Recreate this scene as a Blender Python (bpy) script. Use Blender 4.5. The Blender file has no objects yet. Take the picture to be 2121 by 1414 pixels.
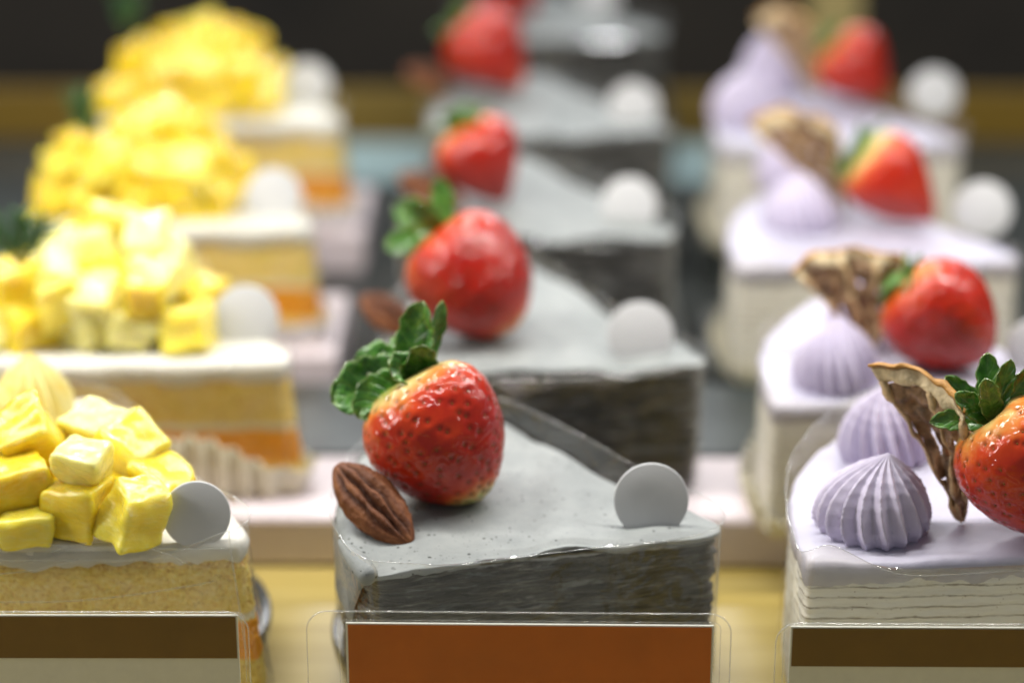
import bpy, bmesh, math, random
import numpy as np
from mathutils import Vector, Matrix, noise, Quaternion

# ------------------------------------------------------------------ camera, light, exposure
S = 0.01                                    # the builders below work in centimetres
FPX, PITCH, CAM_H, CAM_Y, VPX = 5008.0, 21.24, 32.64, -57.5, 1115.0
sc = bpy.context.scene
COL = sc.collection
cam = bpy.data.cameras.new('camera')
camo = bpy.data.objects.new('camera', cam)
COL.objects.link(camo)
camo.location = (0, CAM_Y*S, CAM_H*S)
camo.rotation_euler = (math.radians(90-PITCH), 0, math.radians(0.58))
cam.sensor_width = 36; cam.lens = 85
cam.clip_start = 0.01; cam.clip_end = 20
cam.dof.use_dof = True
cam.dof.focus_distance = 0.622
cam.dof.aperture_fstop = 4.4
sc.camera = camo

w = bpy.data.worlds.new('World'); sc.world = w; w.use_nodes = True
bg = w.node_tree.nodes['Background']
bg.inputs[0].default_value = (0.93, 0.97, 1.0, 1); bg.inputs[1].default_value = 0.18

def area(name, loc, tgt, sx, sy, power, col):
    l = bpy.data.lights.new(name, 'AREA'); l.shape = 'RECTANGLE'
    l.size = sx*S; l.size_y = sy*S; l.energy = power; l.color = col
    o = bpy.data.objects.new(name, l); COL.objects.link(o)
    o.location = Vector(loc)*S
    o.rotation_euler = (Vector(tgt)-Vector(loc)).to_track_quat('-Z', 'Y').to_euler()
    return o
area('shelf_light_front', (0, 11.5, 38), (0, 14, 0), 110, 1.6, 4.8, (1, 0.97, 0.92))
area('shelf_light_rear', (-8, 62, 33), (-6, 8, 4), 80, 2.4, 2.8, (0.97, 0.98, 1.0))
area('shelf_light_side', (-62, -8, 38), (-10, 8, 4), 13, 13, 1.5, (1, 0.97, 0.92))
sc.view_settings.view_transform = 'Standard'
sc.view_settings.look = 'None'
sc.view_settings.exposure = 0
sc.view_settings.gamma = 1
try: sc.view_settings.use_curve_mapping = False
except Exception: pass
sc.render.engine = 'CYCLES'
sc.cycles.transparent_max_bounces = 24
sc.cycles.max_bounces = 12

def at(px, py, z):
    """point of the shelf at height z (cm) seen at photo pixel px, py"""
    ang = math.radians(PITCH) + math.atan((py-707)/FPX)
    Y = (CAM_H-z)/math.tan(ang) + CAM_Y
    R = math.hypot(CAM_H-z, Y-CAM_Y)
    zc = R*math.cos(math.atan((py-707)/FPX))
    return Vector(((px-VPX)*zc/FPX, Y, z))

# ------------------------------------------------------------------ object helpers
def tag(o, label=None, cat=None, group=None, kind=None):
    if label: o['label'] = label
    if cat: o['category'] = cat
    if group: o['group'] = group
    if kind: o['kind'] = kind
    return o
def thing(name, loc, label, cat, group=None):
    o = bpy.data.objects.new(name, None); COL.objects.link(o)
    o.location = Vector(loc)*S; o.empty_display_size = 0.01
    return tag(o, label, cat, group)
def link(name, verts, faces, mat, parent=None, loc=None, smooth=True, attr=None, fmat=None, mods=()):
    me = bpy.data.meshes.new(name)
    me.from_pydata([tuple(c*S for c in v) for v in verts], [], faces)
    mats = mat if isinstance(mat, (list, tuple)) else [mat]
    for m in mats: me.materials.append(m)
    if fmat is not None: me.polygons.foreach_set('material_index', fmat)
    me.polygons.foreach_set('use_smooth', [smooth]*len(me.polygons))
    if attr:
        for k, vals in attr.items():
            a = me.attributes.new(k, 'FLOAT', 'POINT'); a.data.foreach_set('value', list(vals))
    me.update()
    bm = bmesh.new(); bm.from_mesh(me); bmesh.ops.recalc_face_normals(bm, faces=bm.faces); bm.to_mesh(me); bm.free()
    o = bpy.data.objects.new(name, me); COL.objects.link(o)
    if parent: o.parent = parent
    if loc is not None: o.location = Vector(loc)*S
    for m in mods:
        if m[0] == 'solid':
            q = o.modifiers.new('solid', 'SOLIDIFY'); q.thickness = m[1]*S; q.offset = 0
        if m[0] == 'subsurf':
            q = o.modifiers.new('sub', 'SUBSURF'); q.levels = q.render_levels = m[1]
    return o
def N(x, y=0, z=0): return noise.noise(Vector((x, y, z)))
class MB:
    def __init__(s): s.v = []; s.f = []
    def grid(s, rows, closed=False):
        b = len(s.v); n = len(rows[0])
        for r in rows: s.v += [tuple(p) for p in r]
        for j in range(len(rows)-1):
            for i in range(n if closed else n-1):
                k = (i+1) % n
                s.f.append((b+j*n+i, b+j*n+k, b+(j+1)*n+k, b+(j+1)*n+i))
        return b
    def cap(s, b, n, flip=False):
        f = list(range(b, b+n)); s.f.append(tuple(reversed(f)) if flip else tuple(f))
    def box(s, x0, x1, y0, y1, z0, z1, bev=0.0):
        bm = bmesh.new(); bmesh.ops.create_cube(bm, size=1)
        for v in bm.verts:
            v.co = Vector(((x0+x1)/2+v.co.x*(x1-x0), (y0+y1)/2+v.co.y*(y1-y0), (z0+z1)/2+v.co.z*(z1-z0)))
        if bev: bmesh.ops.bevel(bm, geom=list(bm.edges), offset=bev, segments=2, affect='EDGES', profile=.5)
        bm.verts.index_update(); b = len(s.v)
        s.v += [tuple(v.co) for v in bm.verts]; s.f += [tuple(b+v.index for v in f.verts) for f in bm.faces]
        bm.free()
    def tube(s, pts, r, n=6, closed=False):
        rows = []; m = len(pts)
        for i, p in enumerate(pts):
            p = Vector(p); a = Vector(pts[(i-1) % m] if closed or i else p); c = Vector(pts[(i+1) % m] if closed or i < m-1 else p)
            t = (c-a).normalized(); u = t.cross(Vector((0.13, 0.31, 0.94))).normalized(); q = t.cross(u)
            rr = r[i] if isinstance(r, (list, tuple)) else r
            rows.append([p+u*math.cos(6.2832*k/n)*rr+q*math.sin(6.2832*k/n)*rr for k in range(n)])
        if closed: rows.append(rows[0])
        b = s.grid(rows, True)
        if not closed: s.cap(b, n, True); s.cap(b+n*(m-1), n)
    def build(s, name, mat, parent=None, **k): return link(name, s.v, s.f, mat, parent, **k)

# ------------------------------------------------------------------ material helpers
class G:
    """tiny node-graph writer"""
    def __init__(s, name):
        s.m = bpy.data.materials.new(name); s.m.use_nodes = True
        s.t = s.m.node_tree; s.t.nodes.clear()
        s.out = s.n('ShaderNodeOutputMaterial')
        tc = s.n('ShaderNodeTexCoord'); mp = s.n('ShaderNodeMapping'); mp.inputs['Scale'].default_value = (100,)*3
        s.l(tc.outputs['Object'], mp.inputs[0]); s.co = mp.outputs[0]
    def n(s, t, **k):
        x = s.t.nodes.new(t)
        for a, b in k.items(): setattr(x, a, b)
        return x
    def l(s, a, b): s.t.links.new(a, b)
    def put(s, inp, v):
        if hasattr(v, 'links') or isinstance(v, bpy.types.NodeSocket): s.l(v, inp)
        else:
            if isinstance(v, (tuple, list)) and len(v) == 3 and inp.type == 'RGBA': v = tuple(v)+(1,)
            inp.default_value = v
    def scale(s, v):
        m = s.n('ShaderNodeMapping'); s.l(s.co, m.inputs[0]); m.inputs['Scale'].default_value = v; return m.outputs[0]
    def noise(s, sc, det=4, rough=.55, co=None, dist=0):
        x = s.n('ShaderNodeTexNoise'); x.inputs['Scale'].default_value = sc; x.inputs['Detail'].default_value = det
        x.inputs['Roughness'].default_value = rough; x.inputs['Distortion'].default_value = dist
        s.l(co or s.co, x.inputs['Vector']); return x.outputs['Fac']
    def vor(s, sc, co=None, feature='F1', out='Distance'):
        x = s.n('ShaderNodeTexVoronoi', feature=feature); x.inputs['Scale'].default_value = sc
        s.l(co or s.co, x.inputs['Vector']); return x.outputs[out]
    def ramp(s, fac, stops, interp='LINEAR'):
        x = s.n('ShaderNodeValToRGB'); x.color_ramp.interpolation = interp
        e = x.color_ramp.elements
        while len(e) < len(stops): e.new(.5)
        for el, (p, c) in zip(e, stops):
            el.position = p; el.color = (c, c, c, 1) if isinstance(c, (int, float)) else tuple(c)+(1,)
        s.put(x.inputs[0], fac); return x.outputs[0]
    def mix(s, f, a, b, mode='MIX'):
        x = s.n('ShaderNodeMix', data_type='RGBA', blend_type=mode)
        s.put(x.inputs[0], f); s.put(x.inputs[6], a); s.put(x.inputs[7], b); return x.outputs[2]
    def math(s, op, a, b=0.0, c=0.0):
        x = s.n('ShaderNodeMath', operation=op); s.put(x.inputs[0], a); s.put(x.inputs[1], b); s.put(x.inputs[2], c); return x.outputs[0]
    def attr(s, name):
        x = s.n('ShaderNodeAttribute'); x.attribute_name = name; return x.outputs['Fac']
    def z(s):
        x = s.n('ShaderNodeSeparateXYZ'); s.l(s.co, x.inputs[0]); return x.outputs[2]
    def bump(s, h, strength, dist=.05, normal=None):
        x = s.n('ShaderNodeBump'); x.inputs['Strength'].default_value = strength; x.inputs['Distance'].default_value = dist*S
        s.put(x.inputs['Height'], h)
        if normal is not None: s.l(normal, x.inputs['Normal'])
        return x.outputs[0]
    def bsdf(s, **k):
        x = s.n('ShaderNodeBsdfPrincipled')
        for a, v in k.items(): s.put(x.inputs[a.replace('_', ' ')], v)
        s.l(x.outputs[0], s.out.inputs[0]); s.b = x; return s
    def sss(s, wgt, rad, scale):
        s.b.inputs['Subsurface Weight'].default_value = wgt; s.b.inputs['Subsurface Radius'].default_value = rad
        s.b.inputs['Subsurface Scale'].default_value = scale*S; return s
    def coat(s, wgt, r=.03, nrm=None):
        s.b.inputs['Coat Weight'].default_value = wgt; s.b.inputs['Coat Roughness'].default_value = r
        if nrm is not None: s.l(nrm, s.b.inputs['Coat Normal'])
        return s

def m_icing(name, base, dark, speck=None, sss=.15, rough=.6, amt=.5):
    g = G(name)
    n1 = g.noise(1.2, 5); n2 = g.noise(14, 4)
    c = g.mix(g.ramp(n1, [(.35, 0.), (.7, 1.)]), base, dark)
    if speck:
        v = g.vor(3.4, co=None); nz = g.noise(7, 2)
        v2 = g.vor(8)
        msk = g.math('MULTIPLY', g.ramp(g.math('ADD', v, g.math('MULTIPLY', nz, .22)), [(.235, 1.), (.27, 0.)]), g.ramp(g.noise(.9, 2), [(.4, 0.), (.5, 1.)]))
        ms2 = g.math('MULTIPLY', g.ramp(g.math('ADD', v2, g.math('MULTIPLY', nz, .3)), [(.23, 1.), (.275, 0.)]), .8)
        c = g.mix(g.math('MAXIMUM', msk, ms2), c, speck)
    h = g.math('ADD', g.math('MULTIPLY', n1, .6), g.math('MULTIPLY', n2, .35))
    g.bsdf(Base_Color=c, Roughness=rough, Normal=g.bump(h, amt, .08)).sss(sss, (1, .9, .8), .15)
    return g.m

def m_layers(name, cols, freq, warp, lines=None, rough=.65, bump=.5, sss=.1, fleck=None, cream=None, top=None):
    """strata of crepe seen on a cut side"""
    g = G(name)
    sep = g.n('ShaderNodeSeparateXYZ'); g.l(g.co, sep.inputs[0])
    low = g.noise(.35, 3); med = g.noise(1.6, 4, co=g.scale((1, 1, 2.2)))
    zz = g.math('ADD', sep.outputs[2], g.math('ADD', g.math('MULTIPLY', low, warp*2.2), g.math('MULTIPLY', med, warp*.55)))
    fr = g.math('FRACT', g.math('MULTIPLY', zz, freq))
    st = g.noise(2.2, 6, .7, co=g.scale((.5, .5, 6.5)), dist=.5)
    fine = g.noise(9, 5, .7, co=g.scale((.35, .35, 2.2)))
    f = g.math('ADD', g.math('MULTIPLY', st, .75), g.math('MULTIPLY', fine, .25))
    c = g.ramp(f, cols)
    ln = g.ramp(g.math('ADD', fr, g.math('MULTIPLY', g.math('SUBTRACT', fine, .5), .5)), [(.0, 1.), (.11, 0.), (.88, 0.), (1., 1.)])
    if lines: c = g.mix(g.math('MULTIPLY', ln, g.ramp(g.noise(1.3, 3), [(.35, .25), (.6, .95)])), c, lines)
    if top:
        c = g.mix(1., c, g.ramp(g.noise(.55, 4, .6, co=g.scale((.6, .6, 1.6)), dist=1.5), [(.32, .3), (.5, .72), (.68, 1.5)]), 'MULTIPLY')
    if cream:
        cm = g.ramp(g.noise(.8, 5, .6, co=g.scale((.7, .7, 5.5)), dist=.8), [(.555, 0.), (.66, 1.)])
        c = g.mix(g.math('MULTIPLY', cm, .7), c, cream)
    if top:                                        # thin seam of cream between the upper sheets
        d = g.math('ABSOLUTE', g.math('SUBTRACT', g.math('ADD', sep.outputs[2], g.math('ADD', g.math('MULTIPLY', g.noise(.7, 3), .5), g.math('MULTIPLY', fine, .12))), top+.31))
        c = g.mix(g.math('MULTIPLY', g.ramp(d, [(.02, 1.), (.055, 0.)]), g.ramp(g.noise(1.1, 3), [(.35, .1), (.5, .9)])), c, (.36, .37, .37))
    if fleck:
        c = g.mix(g.ramp(g.vor(5), [(.06, 1.), (.09, 0.)]), c, fleck)
    h = g.math('SUBTRACT', g.math('ADD', g.math('MULTIPLY', f, .8), g.math('MULTIPLY', g.noise(12, 4), .3)), g.math('MULTIPLY', ln, .5))
    g.bsdf(Base_Color=c, Roughness=rough, Normal=g.bump(h, bump, .07)).sss(sss, (1, .8, .6), .1)
    return g.m

def m_film(name, tint=(1, 1, 1), weight=.10, edge=False, rough=.06, milky=.004):
    g = G(name)
    tr = g.n('ShaderNodeBsdfTransparent'); tr.inputs[0].default_value = tint+(1,)
    gl = g.n('ShaderNodeBsdfGlossy'); gl.inputs['Roughness'].default_value = rough
    b = g.bump(g.noise(.55, 3, .5, dist=1.5), .55, .35); g.l(b, gl.inputs['Normal'])
    df = g.n('ShaderNodeBsdfDiffuse'); df.inputs[0].default_value = (.85, .88, .86, 1)
    lw = g.n('ShaderNodeLayerWeight'); lw.inputs[0].default_value = .35
    f = g.math('ADD', g.math('MULTIPLY', lw.outputs['Facing'], weight*1.8), weight*.35)
    m1 = g.n('ShaderNodeMixShader'); g.l(f, m1.inputs[0]); g.l(tr.outputs[0], m1.inputs[1]); g.l(gl.outputs[0], m1.inputs[2])
    m2 = g.n('ShaderNodeMixShader'); m2.inputs[0].default_value = .22 if edge else milky
    g.l(m1.outputs[0], m2.inputs[1]); g.l(df.outputs[0], m2.inputs[2]); g.l(m2.outputs[0], g.out.inputs[0])
    return g.m

def m_plain(name, c, rough=.5, spec=.5, nscale=3, var=.12, bump=.1, coat=0, sss=0, srad=(1, .6, .3)):
    g = G(name); n = g.noise(nscale, 5)
    lo = tuple(x*(1-var) for x in c); hi = tuple(min(1, x*(1+var)) for x in c)
    g.bsdf(Base_Color=g.ramp(n, [(.3, lo), (.7, hi)]), Roughness=rough, Specular_IOR_Level=spec, Normal=g.bump(g.noise(nscale*5, 4), bump, .05))
    if coat: g.coat(coat, .05)
    if sss: g.sss(sss, srad, .3)
    return g.m

M = {}
M['grey_icing'] = m_icing('grey icing', (.29, .308, .302), (.225, .243, .24), speck=(.03, .032, .032))
M['lilac_icing'] = m_icing('lilac icing', (.50, .485, .585), (.45, .435, .54), sss=.25, rough=.5, amt=.22)
M['lilac_dollop'] = m_icing('lilac cream', (.58, .53, .66), (.53, .48, .62), sss=.25, rough=.5, amt=.10)
M['white_cream'] = m_icing('white cream', (.70, .69, .63), (.66, .64, .56), sss=.3, rough=.45, amt=.25)
M['yellow_dollop'] = m_icing('yellow cream', (.88, .80, .40), (.86, .70, .20), sss=.08, rough=.45, amt=.1)
M['black_crepe'] = m_layers('charcoal crepe', [(.36, (.006, .0055, .0045)), (.46, (.038, .036, .031)), (.55, (.09, .085, .073)), (.66, (.30, .29, .26))],
                            4.6, .30, lines=(.012, .011, .010), bump=1.0, fleck=None, cream=(.25, .265, .27), sss=0, top=4.2)
M['lilac_crepe'] = m_layers('lilac crepe', [(.25, (.66, .63, .60)), (.45, (.82, .80, .78)), (.7, (.88, .87, .88))],
                            3.3, .14, lines=(.20, .135, .08), bump=.6, fleck=(.25, .15, .1), sss=.1)

def m_sponge():
    g = G('sponge layers')
    sep = g.n('ShaderNodeSeparateXYZ'); g.l(g.co, sep.inputs[0])
    nz = g.noise(1.2, 4)
    nf = g.noise(7, 5)
    zz = g.math('ADD', sep.outputs[2], g.math('MULTIPLY', g.math('SUBTRACT', nz, .5), .35))
    zz = g.math('ADD', zz, g.math('MULTIPLY', g.math('SUBTRACT', nf, .5), .16))
    f = g.math('DIVIDE', zz, 4.5)
    cr = g.ramp(nf, [(.3, (.62, .36, .04)), (.46, (.84, .62, .12)), (.62, (.90, .72, .22)), (.75, (.92, .80, .36))])
    crust = g.mix(g.ramp(g.noise(11, 3), [(.42, 0.), (.5, 1.)]), (.55, .28, .04), (.86, .64, .24))
    c = g.mix(g.ramp(f, [(.0, 0.), (.20, 0.), (.22, 1.), (.46, 1.), (.47, 0.)]), cr, (.90, .36, .004))
    c = g.mix(g.ramp(f, [(.47, 0.), (.48, 1.), (.51, 1.), (.53, 0.)]), c, (.82, .74, .52))
    c = g.mix(g.ramp(f, [(.81, 0.), (.83, .8), (.87, .8), (.88, 0.)]), c, crust)
    c = g.mix(g.ramp(f, [(.875, 0.), (.89, 1.)]), c, (.83, .80, .70))
    pores = g.ramp(g.vor(5.5, co=g.scale((1, 1, 1.5))), [(.08, 1.), (.22, 0.)])
    c = g.mix(g.math('MULTIPLY', pores, g.ramp(f, [(.0, .0), (.2, .1), (.25, 0.), (.47, 0.), (.52, .3), (.86, .55), (.88, 0.)])), c, (.55, .32, .07))
    c = g.mix(g.math('MULTIPLY', g.ramp(g.noise(.7, 3), [(.4, 0.), (.65, .45)]), g.ramp(f, [(.5, 0.), (.55, 1.), (.86, 1.), (.88, 0.)])), c, (.86, .66, .34))
    h = g.math('SUBTRACT', g.math('ADD', g.math('MULTIPLY', nf, 1.), g.math('MULTIPLY', g.vor(9), .5)), pores)
    g.bsdf(Base_Color=c, Roughness=.7, Normal=g.bump(h, .9, .08)).sss(.25, (1, .6, .25), .25)
    return g.m
M['sponge'] = m_sponge()

def m_berry():
    g = G('strawberry flesh'); t = g.attr('ripe'); d = g.attr('dim')
    n = g.noise(2.5, 4); t2 = g.math('ADD', t, g.math('MULTIPLY', g.math('SUBTRACT', n, .5), .30))
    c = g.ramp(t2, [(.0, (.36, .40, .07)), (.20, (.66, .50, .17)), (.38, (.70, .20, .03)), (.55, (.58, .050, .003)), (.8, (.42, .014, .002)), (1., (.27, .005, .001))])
    c = g.mix(g.math('MULTIPLY', d, .6), c, (.16, .012, .004))
    fine = g.noise(7, 4, .5, dist=1.2); mid = g.noise(2.6, 3, .5, dist=.8)
    h = g.math('ADD', g.math('MULTIPLY', fine, .35), g.math('MULTIPLY', mid, .5))
    nb = g.bump(h, .15, .05)
    rid = g.math('ABSOLUTE', g.math('SUBTRACT', g.noise(2.2, 1.5, .4, dist=1.2), .5))
    cn = g.bump(g.math('ADD', g.ramp(rid, [(0., 0.), (.16, 1.)], 'EASE'), g.math('MULTIPLY', fine, .3)), .42, .05)
    g.bsdf(Base_Color=c, Roughness=.5, Specular_IOR_Level=.1, Normal=nb).sss(.05, (1, .22, .08), .2).coat(1., .025, cn)
    return g.m
M['berry'] = m_berry()
M['seed'] = m_plain('strawberry seed', (.20, .09, .015), .7, spec=.15)
def m_leaf():
    g = G('strawberry leaf'); u = g.attr('u'); v = g.attr('v')
    vein = g.math('ABSOLUTE', g.math('SUBTRACT', g.math('FRACT', g.math('ADD', g.math('MULTIPLY', u, 6.5), g.math('MULTIPLY', g.math('ABSOLUTE', v), -1.6))), .5))
    n = g.noise(4, 5)
    c = g.ramp(n, [(.3, (.025, .105, .010)), (.5, (.055, .20, .018)), (.7, (.15, .33, .045))])
    c = g.mix(g.ramp(u, [(.0, .85), (.3, 0.)]), c, (.32, .44, .12))
    mid = g.ramp(g.math('ABSOLUTE', v), [(.0, .45), (.12, 0.)])
    c = g.mix(g.math('MAXIMUM', mid, g.ramp(vein, [(0., .22), (.07, 0.)])), c, (.20, .36, .08))
    c = g.mix(g.ramp(g.math('MAXIMUM', g.math('ABSOLUTE', v), u), [(.93, 0.), (1., .35)]), c, (.22, .16, .05))
    h = g.math('ADD', g.ramp(vein, [(0., 0.), (.2, 1.)]), g.math('MULTIPLY', g.noise(6, 4), 1.6))
    g.bsdf(Base_Color=c, Roughness=.35, Normal=g.bump(h, .5, .04)).sss(.12, (.4, 1, .2), .1).coat(.55, .08)
    return g.m
M['leaf'] = m_leaf()
def m_pecan():
    g = G('pecan'); n = g.noise(2, 6, .65, co=g.scale((.6, 2, 2))); d = g.attr('dim')
    c = g.ramp(n, [(.3, (.06, .017, .005)), (.5, (.165, .052, .016)), (.72, (.29, .11, .038))])
    c = g.mix(g.math('MULTIPLY', d, .85), c, (.05, .016, .008))
    h = g.math('ADD', g.math('MULTIPLY', n, .7), g.noise(13, 4, co=g.scale((.7, 1, 1))))
    g.bsdf(Base_Color=c, Roughness=.55, Specular_IOR_Level=.3, Normal=g.bump(h, .6, .06))
    return g.m
M['pecan'] = m_pecan()
def m_mango(name, a, b, pale):
    g = G(name); n = g.noise(1.1, 4); f = g.noise(3, 5, .6, co=g.scale((1, 1, 3.5)))
    c = g.mix(g.ramp(n, [(.35, 0.), (.65, 1.)]), a, b)
    c = g.mix(g.ramp(f, [(.45, 0.), (.75, .6)]), c, pale)
    h = g.math('ADD', f, g.math('MULTIPLY', g.noise(6, 3), .5))
    rid = g.math('ABSOLUTE', g.math('SUBTRACT', g.noise(2.6, 4, .55, dist=1.), .5))
    cn = g.bump(g.math('ADD', g.ramp(rid, [(0., 0.), (.2, 1.)], 'EASE'), g.math('MULTIPLY', h, .9)), .9, .09)
    g.bsdf(Base_Color=c, Roughness=.25, Normal=g.bump(h, .22, .06)).sss(.6, (1, .85, .22), .5).coat(1., .03, cn)
    return g.m
M['mango_gold'] = m_mango('mango gold', (.84, .58, .005), (.87, .66, .012), (.89, .75, .07))
M['mango_pale'] = m_mango('mango pale', (.87, .79, .22), (.88, .82, .32), (.90, .86, .46))
M['mango_mid'] = m_mango('mango mid', (.86, .68, .03), (.88, .74, .07), (.90, .80, .20))
M['disc'] = m_plain('topper card', (.57, .575, .58), .55, nscale=2, var=.02, bump=.03)
M['film'] = m_film('clear film', weight=.16, rough=.03)
M['film_edge'] = m_film('clear film edge', weight=.35, edge=True)
M['film_gold'] = m_film('clear film over gold band', tint=(.99, .975, .90), weight=.14)
M['sleeve'] = m_film('clear sleeve', weight=.025, rough=.10, milky=.004)
M['card_orange'] = m_plain('orange brown print', (.44, .098, .004), .42, nscale=.6, var=.10, bump=.04)
M['card_brown'] = m_plain('brown print', (.135, .066, .006), .42, nscale=.6, var=.10, bump=.04)
M['card_white'] = m_plain('pale card', (.66, .67, .60), .6, var=.03)
M['tray'] = m_plain('white tray', (.68, .60, .63), .45, nscale=.6, var=.05)
M['tray_dark'] = m_plain('dark grey tray', (.045, .055, .056), .35, nscale=.4, var=.4)
M['tray_blue'] = m_plain('pale blue glass shelf', (.36, .50, .52), .3, nscale=.5, var=.06)
M['dish'] = m_plain('dark dish', (.035, .042, .048), .22, nscale=1, var=.2)
M['base'] = m_plain('dark shelf', (.045, .050, .048), .3, nscale=.4, var=.35)
M['wall'] = m_plain('dark back wall', (.034, .027, .019), .5, nscale=.06, var=.5)
M['carton'] = m_plain('carton', (.50, .40, .16), .6)
M['liner'] = m_plain('pleated paper', (.74, .70, .55), .35, nscale=1, var=.08, coat=.3)
M['liner_white'] = m_plain('white pleated paper', (.78, .76, .76), .35, nscale=1, var=.05, coat=.3)
M['rosemary'] = m_plain('rosemary', (.035, .12, .03), .45, var=.4)
M['twig'] = m_plain('rosemary twig', (.16, .18, .06), .6)
M['rind'] = m_plain('dried rind', (.70, .56, .34), .55, nscale=2.2, var=.35, bump=.8)
M['peel'] = m_plain('dried peel', (.46, .22, .04), .5, nscale=3, var=.3, bump=.6)
M['pulp'] = m_plain('dried pulp', (.28, .16, .08), .4, nscale=3, var=.6, bump=.9, coat=.2)
M['membrane'] = m_plain('dried membrane', (.60, .42, .22), .5, nscale=3, var=.4, bump=.7)
def m_wood(name, a, b, seam):
    g = G(name); f = g.noise(.5, 6, .6, co=g.scale((.12, 2.2, 2.2)), dist=.4)
    sep = g.n('ShaderNodeSeparateXYZ'); g.l(g.co, sep.inputs[0])
    fr = g.math('FRACT', g.math('MULTIPLY', sep.outputs[1], .28))
    c = g.mix(g.ramp(fr, [(0., 1.), (.03, 0.)]), g.ramp(f, [(.3, a), (.7, b)]), seam)
    g.bsdf(Base_Color=c, Roughness=.38, Normal=g.bump(f, .2, .05)); return g.m
M['wood'] = m_wood('pale wood', (.36, .27, .07), (.48, .38, .135), (.24, .17, .05))
M['rail'] = m_wood('golden rail', (.17, .105, .012), (.23, .145, .02), (.20, .11, .02))

# ------------------------------------------------------------------ the setting
def slab(name, x0, x1, y0, y1, z0, z1, mat, bev=.08):
    b = MB(); b.box(x0, x1, y0, y1, z0, z1, bev); return b.build(name, mat, smooth=False)
tag(slab('shelf_floor', -90, 90, 11.6, 52, -4.1, -1.85, M['base'], 0), kind='structure')
tag(slab('wooden_ledge', -90, 90, -40, 11.55, -2.3, -1.75, M['wood']), kind='structure')
tag(slab('serving_tray', -60, 60, 11.2, 16.1, -1.7, 0, M['tray'], .2), 'long white tray with pale pink front edge under the second row of cakes', 'tray')
tag(slab('rear_floor', -90, 90, 50, 75, -4.6, -4.1, M['base'], 0), kind='structure')
tag(slab('dark_tray', -60, 60, 16.2, 22.5, -1.7, -.03, M['tray_dark'], .15), 'dark blue-grey tray behind the long white tray', 'tray')
tag(slab('glass_shelf', -13.5, 9.5, 55.5, 65, -4.05, -3.6, M['tray_blue'], .1), 'pale blue glass shelf edge below the golden wooden rail', 'shelf')
tag(slab('wooden_rail', -90, 90, 66, 66.5, -4.0, -1.15, M['rail'], .1), 'golden brown wooden rail running across behind the cakes', 'rail')
tag(slab('back_wall', -160, 160, 112, 114, -40, 60, M['wall'], 0), kind='structure')

# ------------------------------------------------------------------ cake slices
RAW = [(-9.05, -2.4), (-9.62, -1.75), (-10.05, -.5), (-10.38, 1.0), (-10.4, 2.6), (-10.05, 4.8), (-9.35, 6.6), (-8.5, 7.9), (-7.75, 8.3),
       (-6.9, 8.1), (-5.75, 7.15), (-4.5, 5.5), (-3.15, 3.75), (-1.9, 2.45), (-.65, 1.45), (-.02, .75), (.08, .3), (-.2, -.02),
       (-1.5, -.38), (-3.4, -.88), (-5.3, -1.4), (-7.2, -1.92), (-8.4, -2.24)]
RAWSQ = [(-9.45, -2.56), (-9.75, -1.75), (-10.1, -.3), (-10.35, 1.2), (-10.35, 2.8), (-10.0, 4.8)]+RAW[6:16]+[(.12, .35), (.02, -.02)]+RAW[18:22]
def outline(rot, n=260, smooth=5, sx=1.0, sy=1.0, square=False):
    c, s = math.cos(math.radians(rot)), math.sin(math.radians(rot))
    P = [Vector((x*sx*c-y*sy*s, x*sx*s+y*sy*c)) for x, y in (RAWSQ if square else RAW)]
    L = [0]
    for i in range(len(P)): L.append(L[-1]+(P[(i+1) % len(P)]-P[i]).length)
    out = []; k = 0
    for i in range(n):
        d = L[-1]*i/n
        while L[k+1] < d: k += 1
        f = (d-L[k])/(L[k+1]-L[k]); out.append(P[k].lerp(P[(k+1) % len(P)], f))
    for _ in range(smooth): out = [(out[i-1]+out[i]*2+out[(i+1) % n])/4 for i in range(n)]
    nr = []
    for i in range(n):
        t = out[(i+1) % n]-out[i-1]; nr.append(Vector((-t.y, t.x)).normalized())   # outline runs clockwise: outward = left of travel
    cen = sum(out, Vector((0, 0)))/n
    if sum((nr[i]).dot(out[i]-cen) for i in range(n)) < 0: nr = [-q for q in nr]
    return out, nr, cen
def smoothstep(a, b, x):
    t = max(0, min(1, (x-a)/(b-a))); return t*t*(3-2*t)

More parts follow.
